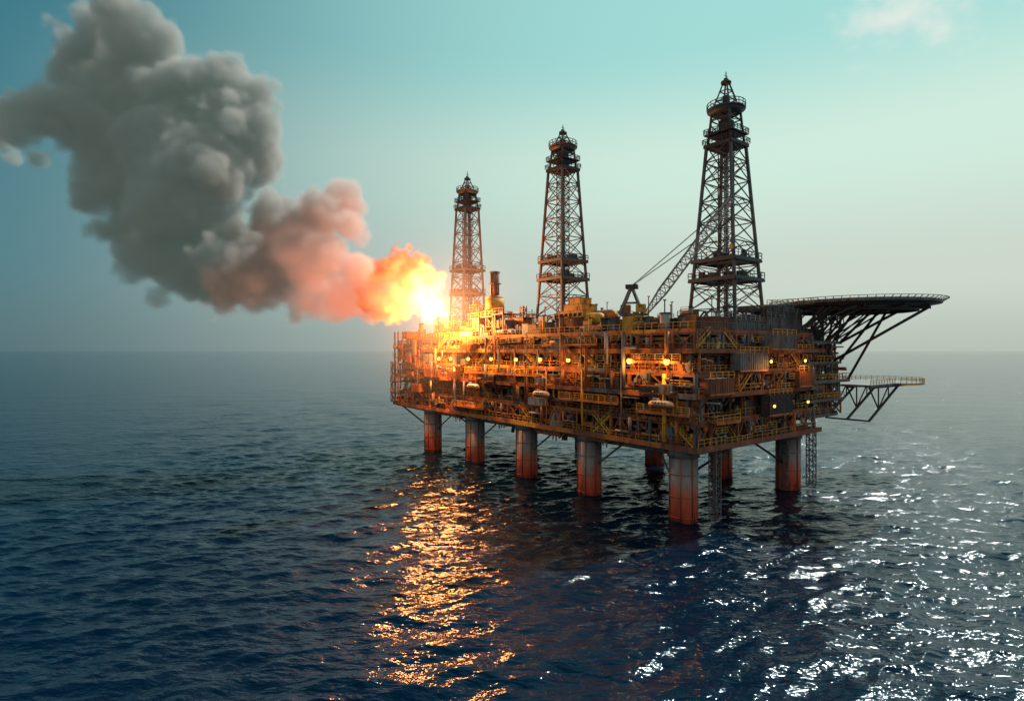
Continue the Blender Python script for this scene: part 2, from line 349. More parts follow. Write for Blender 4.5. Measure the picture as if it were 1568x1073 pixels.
# modules right end, under helideck
for (a,b,c,d,z0,z1,m) in ((38,50,-5,10,56.2,61,'steel'),(51,64,-4,12,56.2,63,'steel'),(42,60,-3,8,63.4,65.2,'steel'),(8,16,-5,3,56.2,60,'rust'),(75,90,0,25,53.5,58,'dark'),(20,34,-5,-1,56.2,59.5,'steel')):
    tp.box(a,b,c,d,z0,z1,m); 
    n=int((b-a)/1.3)
    for k in range(n+1): tp.box(a+(b-a)*k/n-.1,a+(b-a)*k/n+.1,c-.18,c+.01,z0+.1,z1-.1,m)
    tp.box(a-.2,b+.2,c-.3,d+.2,z1,z1+.3,'steel'); tp.rail((a,c,z1+.3),(b,c,z1+.3),'pale',h=1.5)
tp.obj('topdeck_equipment',plat)
gm=MB()
for (a,b,c,d,z0,z1,m) in ((14,30,-10,-6.7,44,49.2,'steel'),(31,46,-11,-6.9,50.6,55,'steel'),(-2,10,-10.5,-7,37.6,42,'rust'),(50,60,-10,-6.3,38,43,'rust'),(2,14,-10,-7.5,29,29.4,'orange'),(30,44,-10.5,-7.5,29.6,35.9,'dark')):
    gm.box(a,b,c,d,z0,z1,m); n=int((b-a)/1.2)
    for k in range(n+1): gm.box(a+(b-a)*k/n-.1,a+(b-a)*k/n+.1,c-.16,c+.01,z0+.05,z1-.05,m)
    gm.rail((a,c,z1),(b,c,z1),'yellow',h=1.8); gm.beam((a,c,z0-.2),(b,c,z0-.2),.3,'orange',h=.5)
    for x in (a+.3,b-.3): gm.beam((x,c+.4,z0),(x,-7.5,z0-4),.35,'rust')
gm.obj('cantilever_modules',plat)

# sodium lamps
lm=MB(); lamp_px=[(964,554),(1021,555),(870,553),(827,552),(790,552),(752,551),(717,551),(690,551),(672,551)]
lamp_pos=[]
for px,py in lamp_px:
    r=(px-784)/880; x=-7.2
    A=P0[0]+x*CA; B=P0[1]+x*SA
    u=(A-r*B)/(SA+r*CA); Y=B+u*CA; z=50+(538-py)*Y/880
    lamp_pos.append((x,u,z))
for (x,u) in ((28,-12),(52,-11)): lamp_pos.append((x,u,46.5)); lamp_pos.append((x+2,u,32.5))
for i,(x,u,z) in enumerate(lamp_pos):
    sx,sy=(1,0) if x<0 else (0,1)
    lm.beam((x+sx*3.6,u+sy*3.6,z+.9),(x,u,z+.9),0.15,'steel'); lm.cyl((x,u,z+.5),(x,u,z+1.1),.8,'steel',10,r2=.3)
    lm.capsule((x,u,z-.05),(x,u,z+.15),(.85 if i<2 else .65) if x<0 else .35,'lamp',10)
lm.obj('floodlights',plat)
for i,(x,u,z) in enumerate(lamp_pos):
    if i in (10,12): continue
    l=bpy.data.lights.new('floodlight_bulb','POINT'); l.energy=3600 if i<2 else (2300 if i<9 else 900); l.color=(1,.42,.09); l.shadow_soft_size=.5
    o=bpy.data.objects.new('floodlight_bulb_%d'%i,l); scene.collection.objects.link(o); o.parent=plat; o.location=(x-(1.6 if x<0 else 0),u-(0 if x<0 else 1.2),z-1.6)

# ------------------------------------------------------------ lifeboats
def lifeboat(v,u,z,L=9):
    b=MB(); n=11; secs=[]
    for i in range(n):
        t=-1+2*i/(n-1); w=1.5*math.sqrt(max(.02,1-abs(t)**2.6)); secs.append((t*L/2,w))
    K=10
    for (y,w) in secs:
        for k in range(K):
            a=2*math.pi*k/K; c,s=math.cos(a),math.sin(a)
            b.v.append((w*c,y,(1.3 if s>0 else 1.2)*s*(w/1.5)**.6))
    for i in range(n-1):
        for k in range(K):
            j=(k+1)%K; b.f.append((i*K+k,i*K+j,(i+1)*K+j,(i+1)*K+k)); b.m.append('white' if k<5 else 'orange'); b.sm.append(True)
    b.f.append(tuple(range(K))[::-1]); b.f.append(tuple((n-1)*K+k for k in range(K))); b.m+=['white','white']; b.sm+=[False,False]
    b.box(-.6,.6,L*.12,L*.3,1.1,1.8,'white')
    for k in range(5): b.box(-1.56,-1.2,-L*.3+k*1.1,-L*.3+k*1.1+.5,.45,.75,'glass')
    for y in (-L*.36,L*.36):
        b.beam((0,y,1.0),(0,y,3.6),.15,'dark'); b.beam((0,y,3.6),(3.2,y,3.9),.4,'yellow'); b.beam((3.2,y,3.9),(3.2,y,-1),.4,'yellow')
    b.obj('lifeboat',None,W(v,u,z),ANG)
lifeboat(-7.9,2,34.2); lifeboat(-7.9,56,34,9); lifeboat(-7.9,101,34.5,9)

# ------------------------------------------------------------ derricks
def derrick(v,u,s0,s1,zc,zring,zpyr,ztop,mids,mt,seed):
    random.seed(seed); b=MB(); zb=56.2; H=zc-zb
    S=lambda z:(s0+(s1-s0)*(z-zb)/H)/2
    cs=((-1,-1),(1,-1),(1,1),(-1,1))
    P=lambda i,z:(cs[i][0]*S(z),cs[i][1]*S(z),z-zb)
    zs=[zb]; n=9
    for k in range(n): zs.append(zb+H*(1-(1-(k+1)/n)**1.08))
    for i in range(4):
        b.beam(P(i,zb),P(i,zc),0.85,mt)
        b.box(cs[i][0]*S(zb)-1,cs[i][0]*S(zb)+1,cs[i][1]*S(zb)-1,cs[i][1]*S(zb)+1,-.2,1,mt)
    for k in range(n):
        a,c=zs[k],zs[k+1]
        for i in range(4):
            j=(i+1)%4; A,B,C,D_=P(i,a),P(j,a),P(i,c),P(j,c)
            b.beam(C,D_,0.34,mt)
            mid=tuple((C[q]+D_[q])/2 for q in range(3))
            if k==0:
                b.beam(A,mid,.5,mt); b.beam(B,mid,.5,mt)
            else:
                b.beam(A,D_,0.28,mt); b.beam(B,C,0.28,mt)
                if k%2:
                    b.beam(mid,P(i,(a+c)/2),.2,mt); b.beam(mid,P(j,(a+c)/2),.2,mt)
    lattice(b,0,0,0,H,3.6,mt,.2,2.8)
    b.cyl((1,.6,0),(1,.6,H),.35,mt,8); b.cyl((-1.4,-1,0),(-1.4,-1,H*.7),.25,mt,8)
    for k in range(2,n-1):
        z=zs[k]; s=S(z); b.box(-s-.9,-s+.3,-1.2,1.2,z-zb,z-zb+.15,mt); b.rail((-s-.9,-1.2,z-zb),(-s-.9,1.2,z-zb),mt,h=1.3,w=.12)
    for z,ex in mids:
        s=S(z)+ex; zz=z-zb
        b.box(-s,s,-s,s,zz-.25,zz+.25,mt)
        for i in range(4):
            j=(i+1)%4; b.rail((cs[i][0]*s,cs[i][1]*s,zz+.25),(cs[j][0]*s,cs[j][1]*s,zz+.25),mt,h=1.9,step=2,w=.2)
            b.beam((cs[i][0]*s,cs[i][1]*s,zz-.6),(cs[j][0]*s,cs[j][1]*s,zz-.6),.4,mt,h=.8)
        for q in range(9):
            x,y=random.uniform(-s+1,s-2.5),random.uniform(-s+1,s-2.5); w=random.uniform(.7,2.4); b.box(x,x+w,y,y+w,zz+.25,zz+random.uniform(1.2,3.2),pick((mt,3),('dark',2),('steel',1)))
    z=zc-zb; s=s1/2
    b.box(-s-.8,s+.8,-s-.8,s+.8,z-1.0,z+.2,'dark')
    for q in range(2):
        s2=s+1.0-.3*q; zz=z+.2+3.4*q
        if q: b.box(-s2,s2,-s2,s2,zz-.4,zz,'dark')
        for i in range(4):
            j=(i+1)%4; b.rail((cs[i][0]*s2,cs[i][1]*s2,zz),(cs[j][0]*s2,cs[j][1]*s2,zz),'dark',h=1.7,step=1.6,w=.2,mid=3)
    for i in range(4): b.beam((cs[i][0]*s*.95,cs[i][1]*s*.95,z-1),(cs[i][0]*s*.72,cs[i][1]*s*.72,zring-zb),.6,mt)
    for f in (.35,.7,.95):
        zz=z+(zring-zc)*f; w=s*(.95-.23*f)
        for i in range(4):
            j=(i+1)%4; b.beam((cs[i][0]*w,cs[i][1]*w,zz),(cs[j][0]*w,cs[j][1]*w,zz),.35,mt)
            b.beam((cs[i][0]*w,cs[i][1]*w,zz),(cs[j][0]*w*.93,cs[j][1]*w*.93,zz+3),.25,mt)
    b.box(-s*.4,s*.4,-s*.4,s*.4,z,z+(zring-zc)*.7,'dark')
    rr=s*1.38; zr=zring-zb; N=20
    b.cyl((0,0,zr-.35),(0,0,zr+.25),rr,mt,N); b.cyl((0,0,zr-1.6),(0,0,zr-.35),rr*.72,mt,N,r2=rr*.97)
    for k in range(N):
        a0,a1=2*math.pi*k/N,2*math.pi*(k+1)/N
        for zz in (zr+1.0,zr+2.0): b.beam((rr*math.cos(a0),rr*math.sin(a0),zz),(rr*math.cos(a1),rr*math.sin(a1),zz),.2,mt)
        b.beam((rr*math.cos(a0),rr*math.sin(a0),zr),(rr*math.cos(a0),rr*math.sin(a0),zr+2.0),.18,mt)
    zp=zpyr-zb
    for i in range(4):
        b.beam((cs[i][0]*s*.7,cs[i][1]*s*.7,zr),(cs[i][0]*.6,cs[i][1]*.6,zp),.45,mt)
        j=(i+1)%4
        for f in (.33,.66):
            w=s*.7+(.6-s*.7)*f; b.beam((cs[i][0]*w,cs[i][1]*w,zr+(zp-zr)*f),(cs[j][0]*w,cs[j][1]*w,zr+(zp-zr)*f),.28,mt)
    b.box(-.9,.9,-.9,.9,zr,zr+(zp-zr)*.5,'dark')
    b.cyl((0,0,zp-.6),(0,0,zp+.2),1.7,mt,10); b.cyl((0,0,zp),(0,0,zp+1.2),.8,mt,8); b.cyl((0,0,zp+1),(0,0,ztop-zb),.2,mt,6)
    b.beam((-.9,0,zp+2),(.9,0,zp+2),.14,mt)
    return b.obj('drilling_derrick',None,W(v,u,zb),ANG)
derrick(31.8,5.9,17.7,9.0,119.6,131.5,141,144.4,[(74,1.2),(80.5,1.0)],'tower',1)
derrick(19.4,74,16.3,8.6,126,135.2,141.5,144.6,[(80,1.0),(87.5,1.0)],'tower2',2)
derrick(22,151.5,14.2,8.4,125.2,134,141,144.8,[(80,.8),(92.5,1.2)],'tower2',3)

# ------------------------------------------------------------ crane
def crane():
    b=MB(); bx,by=3.0,21.0
    tipw=Vector((68.9,180.5,97.5)); lt=Linv(tipw.x,tipw.y); tip=Vector((lt[0]-bx,lt[1]-by,tipw.z-56.2))
    d=Vector((tip.x,tip.y,0)).normalized(); n=Vector((-d.y,d.x,0))
    b.cyl((0,0,0),(0,0,4.5),1.9,'steel',16); b.cyl((0,0,4.5),(0,0,5.2),3.0,'yellow',18)
    def P(f,s,z): v=d*f+n*s; return (v.x,v.y,z)
    for s in (-1,1):
        b.beam(P(-5,s*1.8,5.6),P(4,s*1.8,5.6),.7,'steel')
        b.beam(P(2.5,s*1.8,5.8),P(-1,s*1.0,14.6),.85,'steel'); b.beam(P(-5,s*1.8,5.8),P(-1.4,s*1.0,14.6),.85,'steel')
        b.beam(P(-3.2,s*1.5,9.5),P(.8,s*1.5,9.5),.4,'steel')
    b.beam(P(-4.6,0,7.4),P(-1.5,0,7.4),3.2,'rust',h=2.8); b.beam(P(.5,-2.6,7.5),P(3.6,-2.6,7.5),1.7,'yellow',h=2.6); b.beam(P(3.4,-2.6,7.8),P(3.7,-2.6,7.8),1.4,'glass',h=1.6)
    b.beam(P(-3.0,-1.2,14.8),P(.9,-1.2,14.8),1.3,'dark'); b.beam(P(-3.0,1.2,14.8),P(.9,1.2,14.8),1.3,'dark'); b.beam(P(-1.2,-1.6,15),P(-1.2,1.6,15),.8,'steel')
    root=Vector(P(3.6,0,6.0)); ax=(tip-root); L=ax.length; ax.normalize(); up=n.cross(ax)*-1
    if up.z<0: up=-up
    N=20
    def C(i,t):
        w=1.35*(min(1,.35+t*3.2) if t<.25 else (1 if t<.8 else 1-(t-.8)*2.8)); sg=((-1,-1),(1,-1),(1,1),(-1,1))[i]
        return root+ax*(L*t)+n*(sg[0]*w)+up*(sg[1]*w)
    for k in range(N):
        a,c=k/N,(k+1)/N
        for i in range(4):
            j=(i+1)%4; b.beam(C(i,a),C(i,c),.34,'pale'); b.beam(C(i,c),C(j,c),.2,'pale'); b.beam(C(i,a),C(j,c),.2,'pale')
    top=Vector(P(-1.2,0,15))
    for s in (-.8,.8):
        b.beam(top+n*s,root+ax*L*.62+up*1.2+n*s*.6,.13,'dark'); b.beam(top+n*s,root+ax*L*.97+n*s*.5,.13,'dark')
    b.beam(tip,tip-Vector((0,0,14)),.12,'dark'); b.beam(tip-Vector((0,0,14)),tip-Vector((0,0,15.6)),.8,'yellow')
    b.obj('pedestal_crane',None,W(bx,by,56.2),ANG)
crane()

# ------------------------------------------------------------ flare boom (outboard of the long side)
D=266.0
FL=Vector((-.127*D,D,50+57*D/880)); fx,fy=Linv(FL.x,FL.y)
fb=MB()
lattice(fb,2,fy+6,56.2,FL.z-2.5,3.2,'rust',.3,2.0,x2=fx+2.5,y2=fy+2,s2=1.4)
fb.cyl((2,fy+6,56.2),(fx+1.8,fy+1.4,FL.z-2),.45,'steel',10); fb.cyl((fx+1.8,fy+1.4,FL.z-2.2),(fx+.3,fy+.6,FL.z-.6),.8,'dark',12,r2=1.1)
fb.obj('flare_boom',plat)

# ------------------------------------------------------------ helideck
hd=MB(); HR=26.8; hc=(87.7,-11.7); hz=67.6; N=72
e=lambda r,a,z:(r*math.cos(a),r*math.sin(a),z)
hd.cyl((0,0,-1.1),(0,0,0),HR,'dark',N,r2=HR); hd.cyl((0,0,.003),(0,0,.06),HR-.4,'deckgreen',N)
hd.cyl((0,0,-2.2),(0,0,-1.1),HR*.80,'dark',N,r2=HR*.985,cap=True)
for k in range(N):
    a0,a1=2*math.pi*k/N,2*math.pi*(k+1)/N
    hd.beam(e(HR,a0,-.6),e(HR+1.9,a0,.7),.2,'pale'); hd.beam(e(HR+1.9,a0,.7),e(HR+1.9,a1,.7),.22,'white'); hd.beam(e(HR+1,a0,.05),e(HR+1,a1,.05),.13,'pale')
    hd.beam(e(HR-.1,a0,-.5),e(HR-.1,a1,-.5),.5,'steel',h=.9)
    hd.beam(e(11,a0,.075),e(11,a1,.075),.8,'yellow',h=.02)
for (a,b_,c,d_) in ((-3.6,-2.2,-4.5,4.5),(2.2,3.6,-4.5,4.5),(-2.2,2.2,-.7,.7)): hd.box(a,b_,c,d_,.064,.09,'white')
for k in range(12):
    a=2*math.pi*k/12; hd.beam((3*math.cos(a),3*math.sin(a),-2.8),(HR*.9*math.cos(a),HR*.9*math.sin(a),-2.0),.5,'dark',h=1.2)
for rr in (11,20):
    for k in range(24):
        a0,a1=2*math.pi*k/24,2*math.pi*(k+1)/24; hd.beam((rr*math.cos(a0),rr*math.sin(a0),-3),(rr*math.cos(a1),rr*math.sin(a1),-3),.55,'dark',h=1)
def HL(v,u,z): return (v-hc[0],u-hc[1],z-hz)
def clampd(v,u,f=.9):
    dx,dy=v-hc[0],u-hc[1]; r=math.hypot(dx,dy); k=min(1,HR*f/max(r,.01)); return hc[0]+dx*k,hc[1]+dy*k
nodes=[(62,-4,57),(67,-5,56.5),(74,-5,54.5),(80,-5,53.5),(86,-5,53.3),(90,6,53.3),(90,20,53.3)]
for q,(v,u,z) in enumerate(nodes):
    for dd in (-6,0,6):
        tv,tu=clampd(v+dd*.9,u-8-abs(dd)*.5); hd.beam(HL(v,u,z),HL(tv,tu,hz-2.3),.5,'dark')
    if q<5: tv,tu=clampd(v+3,u-18); hd.beam(HL(v,u,z),HL(tv,tu,hz-2.3),.5,'dark')
for (a,tr) in (((90,-6,53),(104,-22)),((90,-6,53),(108,-10)),((92,6,46),(109,-4)),((90,20,53),(104,6)),((84,-6,46),(94,-34)),((96,-6.5,39),(107,-16)),((90,-6,46),(100,-16))):
    tv,tu=clampd(*tr); hd.cyl(HL(*a),HL(tv,tu,hz-2.2),.5,'dark',8)
for (v,u) in ((66,-7.5),(74,-7.5),(81,-7.5),(88,-7.5)): hd.beam(HL(v,u,64),HL(v,-5.7,53),.6,'dark')
hd.beam(HL(64,-7.5,60),HL(90,-7.5,60),.45,'dark')
for k in range(8): hd.beam(HL(66+k*3,-7.5,60),HL(67.5+k*3,-7.5,64.5),.3,'dark'); hd.beam(HL(67.5+k*3,-7.5,64.5),HL(69+k*3,-7.5,60),.3,'dark')
hd.beam(HL(36,-5,64.6),HL(62.5,-9,66.6),2.6,'steel',h=.4); hd.rail(HL(36,-6.3,64.8),HL(62.5,-10.3,66.8),'yellow',h=1.6)
for v in (38,46,54): hd.beam(HL(v,-5.4-(v-38)*.14,64.6),HL(v,-5,56.4),.45,'steel')
hd.obj('helideck',None,W(hc[0],hc[1],hz),ANG)

# lower side platform
sp=MB(); R2=15; N=40
sp.cyl((0,0,-.9),(0,0,0),R2,'steel',N); sp.box(-36,0,-9,9,-.9,-.02,'steel')
for k in range(N):
    a0,a1=2*math.pi*k/N,2*math.pi*(k+1)/N
    if math.cos(a0)<-.72: continue
    p=(R2*math.cos(a0),R2*math.sin(a0),0);q=(R2*math.cos(a1),R2*math.sin(a1),0)
    sp.beam(p,(p[0],p[1],1.8),.16,'yellow')
    for z in (.6,1.2,1.8): sp.beam((p[0],p[1],z),(q[0],q[1],z),.16,'yellow')
    sp.beam((p[0],p[1],-.5),(q[0],q[1],-.5),.4,'yellow',h=.7)
sp.rail((-36,-9,0),(-12,-9,0),'yellow',h=1.8,mid=3)
for y in (-8,0,8):
    sp.beam((-35,y,-14),(-5,y,-.9),.7,'dark'); sp.beam((-35,y,-1.3),(9,y,-1.3),.6,'dark'); sp.beam((-26,y,-9.9),(-26,y,-1),.4,'dark'); sp.beam((-26,y,-9.9),(-16,y,-1),.35,'dark'); sp.beam((-16,y,-5.6),(-16,y,-1),.35,'dark'); sp.beam((-35,y,-1),(-26,y,-9.9),.4,'dark')
sp.beam((-35,-8,-14),(-35,8,-14),.6,'dark'); sp.beam((-5,-8,-1.4),(-5,8,-1.4),.6,'dark')
sp.obj('side_landing_platform',plat,(136,-4,36.6),0)

# ------------------------------------------------------------ sea
def axis(lo,hi,f0,f1,d,g,):
    a=list(np.arange(f0,f1,d)); s=d; x=a[-1]
    while x<hi: s*=g; x+=s; a.append(x)
    s=d; x=f0; b=[]
    while x>lo: s*=g; x-=s; b.append(x)
    return np.array(b[::-1]+a)
xs=axis(-45000,45000,-130,190,.62,1.045); ys=axis(-3000,60000,72,260,.62,1.02)
X,Y=np.meshgrid(xs,ys); dX,dY=np.meshgrid(np.gradient(xs),np.gradient(ys)); SP=np.maximum(dX,dY)
Z=np.zeros_like(X); X2=X.copy(); Y2=Y.copy()
for i in range(110):
    lam=math.exp(rng.uniform(math.log(2.2),math.log(34))); th=R(-70)+rng.normal(0,.5); k=2*math.pi/lam
    sl=.033 if lam<8 else (.021 if lam<18 else .011); a=sl/k; ph=rng.uniform(0,6.28)
    att=np.clip((lam/SP-2.6)/2,0,1); arg=k*(math.cos(th)*X+math.sin(th)*Y)+ph
    Z+=a*np.cos(arg)*att; X2-=.95*a*math.cos(th)*np.sin(arg)*att; Y2-=.95*a*math.sin(th)*np.sin(arg)*att
ny,nx=X.shape
co=np.stack([X2,Y2,Z],-1).reshape(-1,3).astype(np.float32)
me=bpy.data.meshes.new('sea_mesh'); me.vertices.add(nx*ny); me.vertices.foreach_set('co',co.ravel())
ii=(np.arange(ny-1)[:,None]*nx+np.arange(nx-1)[None,:]).ravel()
q=np.stack([ii,ii+1,ii+nx+1,ii+nx],-1).astype(np.int32); nf=len(q)
me.loops.add(nf*4); me.loops.foreach_set('vertex_index',q.ravel()); me.polygons.add(nf); me.polygons.foreach_set('loop_start',np.arange(0,nf*4,4,dtype=np.int32))
me.polygons.foreach_set('use_smooth',np.ones(nf,dtype=bool)); me.update(); me.validate()
sea=bpy.data.objects.new('sea',me); scene.collection.objects.link(sea)
m=bpy.data.materials.new('sea_water'); m.use_nodes=True; nt=m.node_tree; b=nt.nodes['Principled BSDF']
b.inputs['Base Color'].default_value=(0.0006,0.010,0.028,1); b.inputs['Roughness'].default_value=.08; b.inputs['IOR'].default_value=1.26
b.inputs['Specular IOR Level'].default_value=.68; b.inputs['Specular Tint'].default_value=(.55,.86,1,1)
geo=nt.nodes.new('ShaderNodeNewGeometry'); mp=nt.nodes.new('ShaderNodeMapping'); mp.inputs['Rotation'].default_value=(0,0,R(20)); mp.inputs['Scale'].default_value=(.62,1.3,1)
nt.links.new(geo.outputs['Position'],mp.inputs['Vector'])
prev=None
for sc,dist,det in ((.022,1.8,2),(.16,1.1,2),(.5,.42,2),(1.6,.13,2)):
    n=nt.nodes.new('ShaderNodeTexNoise'); n.inputs['Scale'].default_value=sc; n.inputs['Detail'].default_value=det; n.inputs['Roughness'].default_value=.5
    nt.links.new(mp.outputs[0],n.inputs['Vector']); bp=nt.nodes.new('ShaderNodeBump'); bp.inputs['Distance'].default_value=dist; bp.inputs['Strength'].default_value=1
    nt.links.new(n.outputs['Fac'],bp.inputs['Height'])
    if prev: nt.links.new(prev.outputs[0],bp.inputs['Normal'])
    prev=bp
nt.links.new(prev.outputs[0],b.inputs['Normal'])
me.materials.append(m)

# ------------------------------------------------------------ smoke and flame volumes
import bmesh
def vol_object(name,blobs,vox,mat,noise,soft,seed,k=6.0):
    bm=bmesh.new()
    for (c,r) in blobs:
        bmesh.ops.create_icosphere(bm,subdivisions=2,radius=r*.9,matrix=Matrix.Translation(c))
    me=bpy.data.meshes.new(name+'_mesh'); bm.to_mesh(me); bm.free(); me.materials.append(mat)
    ob=bpy.data.objects.new(name,me); scene.collection.objects.link(ob)
    ng=bpy.data.node_groups.new(name+'_nodes','GeometryNodeTree')
    ng.interface.new_socket('Geometry',in_out='INPUT',socket_type='NodeSocketGeometry'); ng.interface.new_socket('Geometry',in_out='OUTPUT',socket_type='NodeSocketGeometry')
    nd=ng.nodes; ln=ng.links; out=nd.new('NodeGroupOutput'); pos=nd.new('GeometryNodeInputPosition')
    def math_(op,a,b=None,c=None):
        n=nd.new('ShaderNodeMath'); n.operation=op
        for i,x in enumerate((a,b,c)):
            if x is None: continue
            if isinstance(x,(int,float)): n.inputs[i].default_value=x
            else: ln.new(x,n.inputs[i])
        return n.outputs[0]
    cur=None
    for (c,r) in blobs:
        dn=nd.new('ShaderNodeVectorMath'); dn.operation='DISTANCE'; ln.new(pos.outputs[0],dn.inputs[0]); dn.inputs[1].default_value=c
        d=math_('SUBTRACT',dn.outputs['Value'],float(r)); cur=d if cur is None else math_('SMOOTH_MIN',cur,d,k)
    for (sc,amp,kind) in noise:
        if kind=='n':
            n=nd.new('ShaderNodeTexNoise'); n.inputs['Scale'].default_value=sc; n.inputs['Detail'].default_value=3; ln.new(pos.outputs[0],n.inputs['Vector'])
            f=math_('SUBTRACT',n.outputs[0],.5); cur=math_('ADD',cur,math_('MULTIPLY',f,amp*2))
        else:
            n=nd.new('ShaderNodeTexVoronoi'); n.inputs['Scale'].default_value=sc
            wn=nd.new('ShaderNodeTexNoise'); wn.inputs['Scale'].default_value=sc*1.3; ln.new(pos.outputs[0],wn.inputs['Vector'])
            vm=nd.new('ShaderNodeVectorMath'); vm.operation='MULTIPLY_ADD'; ln.new(wn.outputs['Color'],vm.inputs[0]); vm.inputs[1].default_value=(.5/sc,)*3; ln.new(pos.outputs[0],vm.inputs[2])
            ln.new(vm.outputs[0],n.inputs['Vector'])
            f=math_('SUBTRACT',n.outputs['Distance'],.5); cur=math_('ADD',cur,math_('MULTIPLY',f,amp*2))
    mr=nd.new('ShaderNodeMapRange'); mr.interpolation_type='SMOOTHSTEP'; ln.new(cur,mr.inputs['Value']); mr.inputs['From Min'].default_value=0.0; mr.inputs['From Max'].default_value=-soft; mr.inputs['To Min'].default_value=0; mr.inputs['To Max'].default_value=1
    cs=np.array([b[0] for b in blobs]); rs=np.array([b[1] for b in blobs])[:,None]
    pad=8; lo=(cs-rs).min(0)-pad; hi=(cs+rs).max(0)+pad
    vc=nd.new('GeometryNodeVolumeCube'); ln.new(mr.outputs[0],vc.inputs['Density']); vc.inputs['Min'].default_value=tuple(lo); vc.inputs['Max'].default_value=tuple(hi)
    for i,ax in enumerate('XYZ'): vc.inputs['Resolution '+ax].default_value=int((hi[i]-lo[i])/vox)
    sm=nd.new('GeometryNodeSetMaterial'); sm.inputs['Material'].default_value=mat; ln.new(vc.outputs[0],sm.inputs[0]); ln.new(sm.outputs[0],out.inputs[0])
    md=ob.modifiers.new('cloud','NODES'); md.node_group=ng
    return ob
random.seed(3)
def PXB(l,dy=10,g=1.0):
    o=[]
    for px,py,r in l:
        Yd=D+random.uniform(-dy,dy); s=Yd/880; o.append((((px-784)*s,Yd,50+(538-py)*s),r*s*g))
    return o
smoke=PXB([(600,455,26),(575,450,34),(545,435,34),(520,452,34),(480,450,36),(545,410,25),(500,400,38),(524,312,36),(495,315,34),(530,350,26),(470,345,42),(455,400,44),
 (420,345,44),(400,410,50),(425,430,34),(350,420,50),(310,430,40),(330,360,56),(270,400,46),(220,380,42),(185,350,36),(260,320,58),(200,290,50),(180,230,54),(250,240,62),(310,260,62),
 (320,190,56),(370,200,50),(385,150,34),(380,250,40),(260,150,56),(190,150,60),(120,190,46),(340,115,28),(230,75,44),(170,70,48),(110,110,40),(190,25,34),(70,175,40),(20,190,38),(-25,190,38),(-80,200,42),(95,50,22),(150,300,30),(30,155,22),(290,120,36)],11,1.13)
smoke+=PXB([(118,272,13),(132,318,12),(240,448,16),(205,425,15),(330,482,12),(60,240,14),(452,478,14),(25,235,12)],6,1.1)
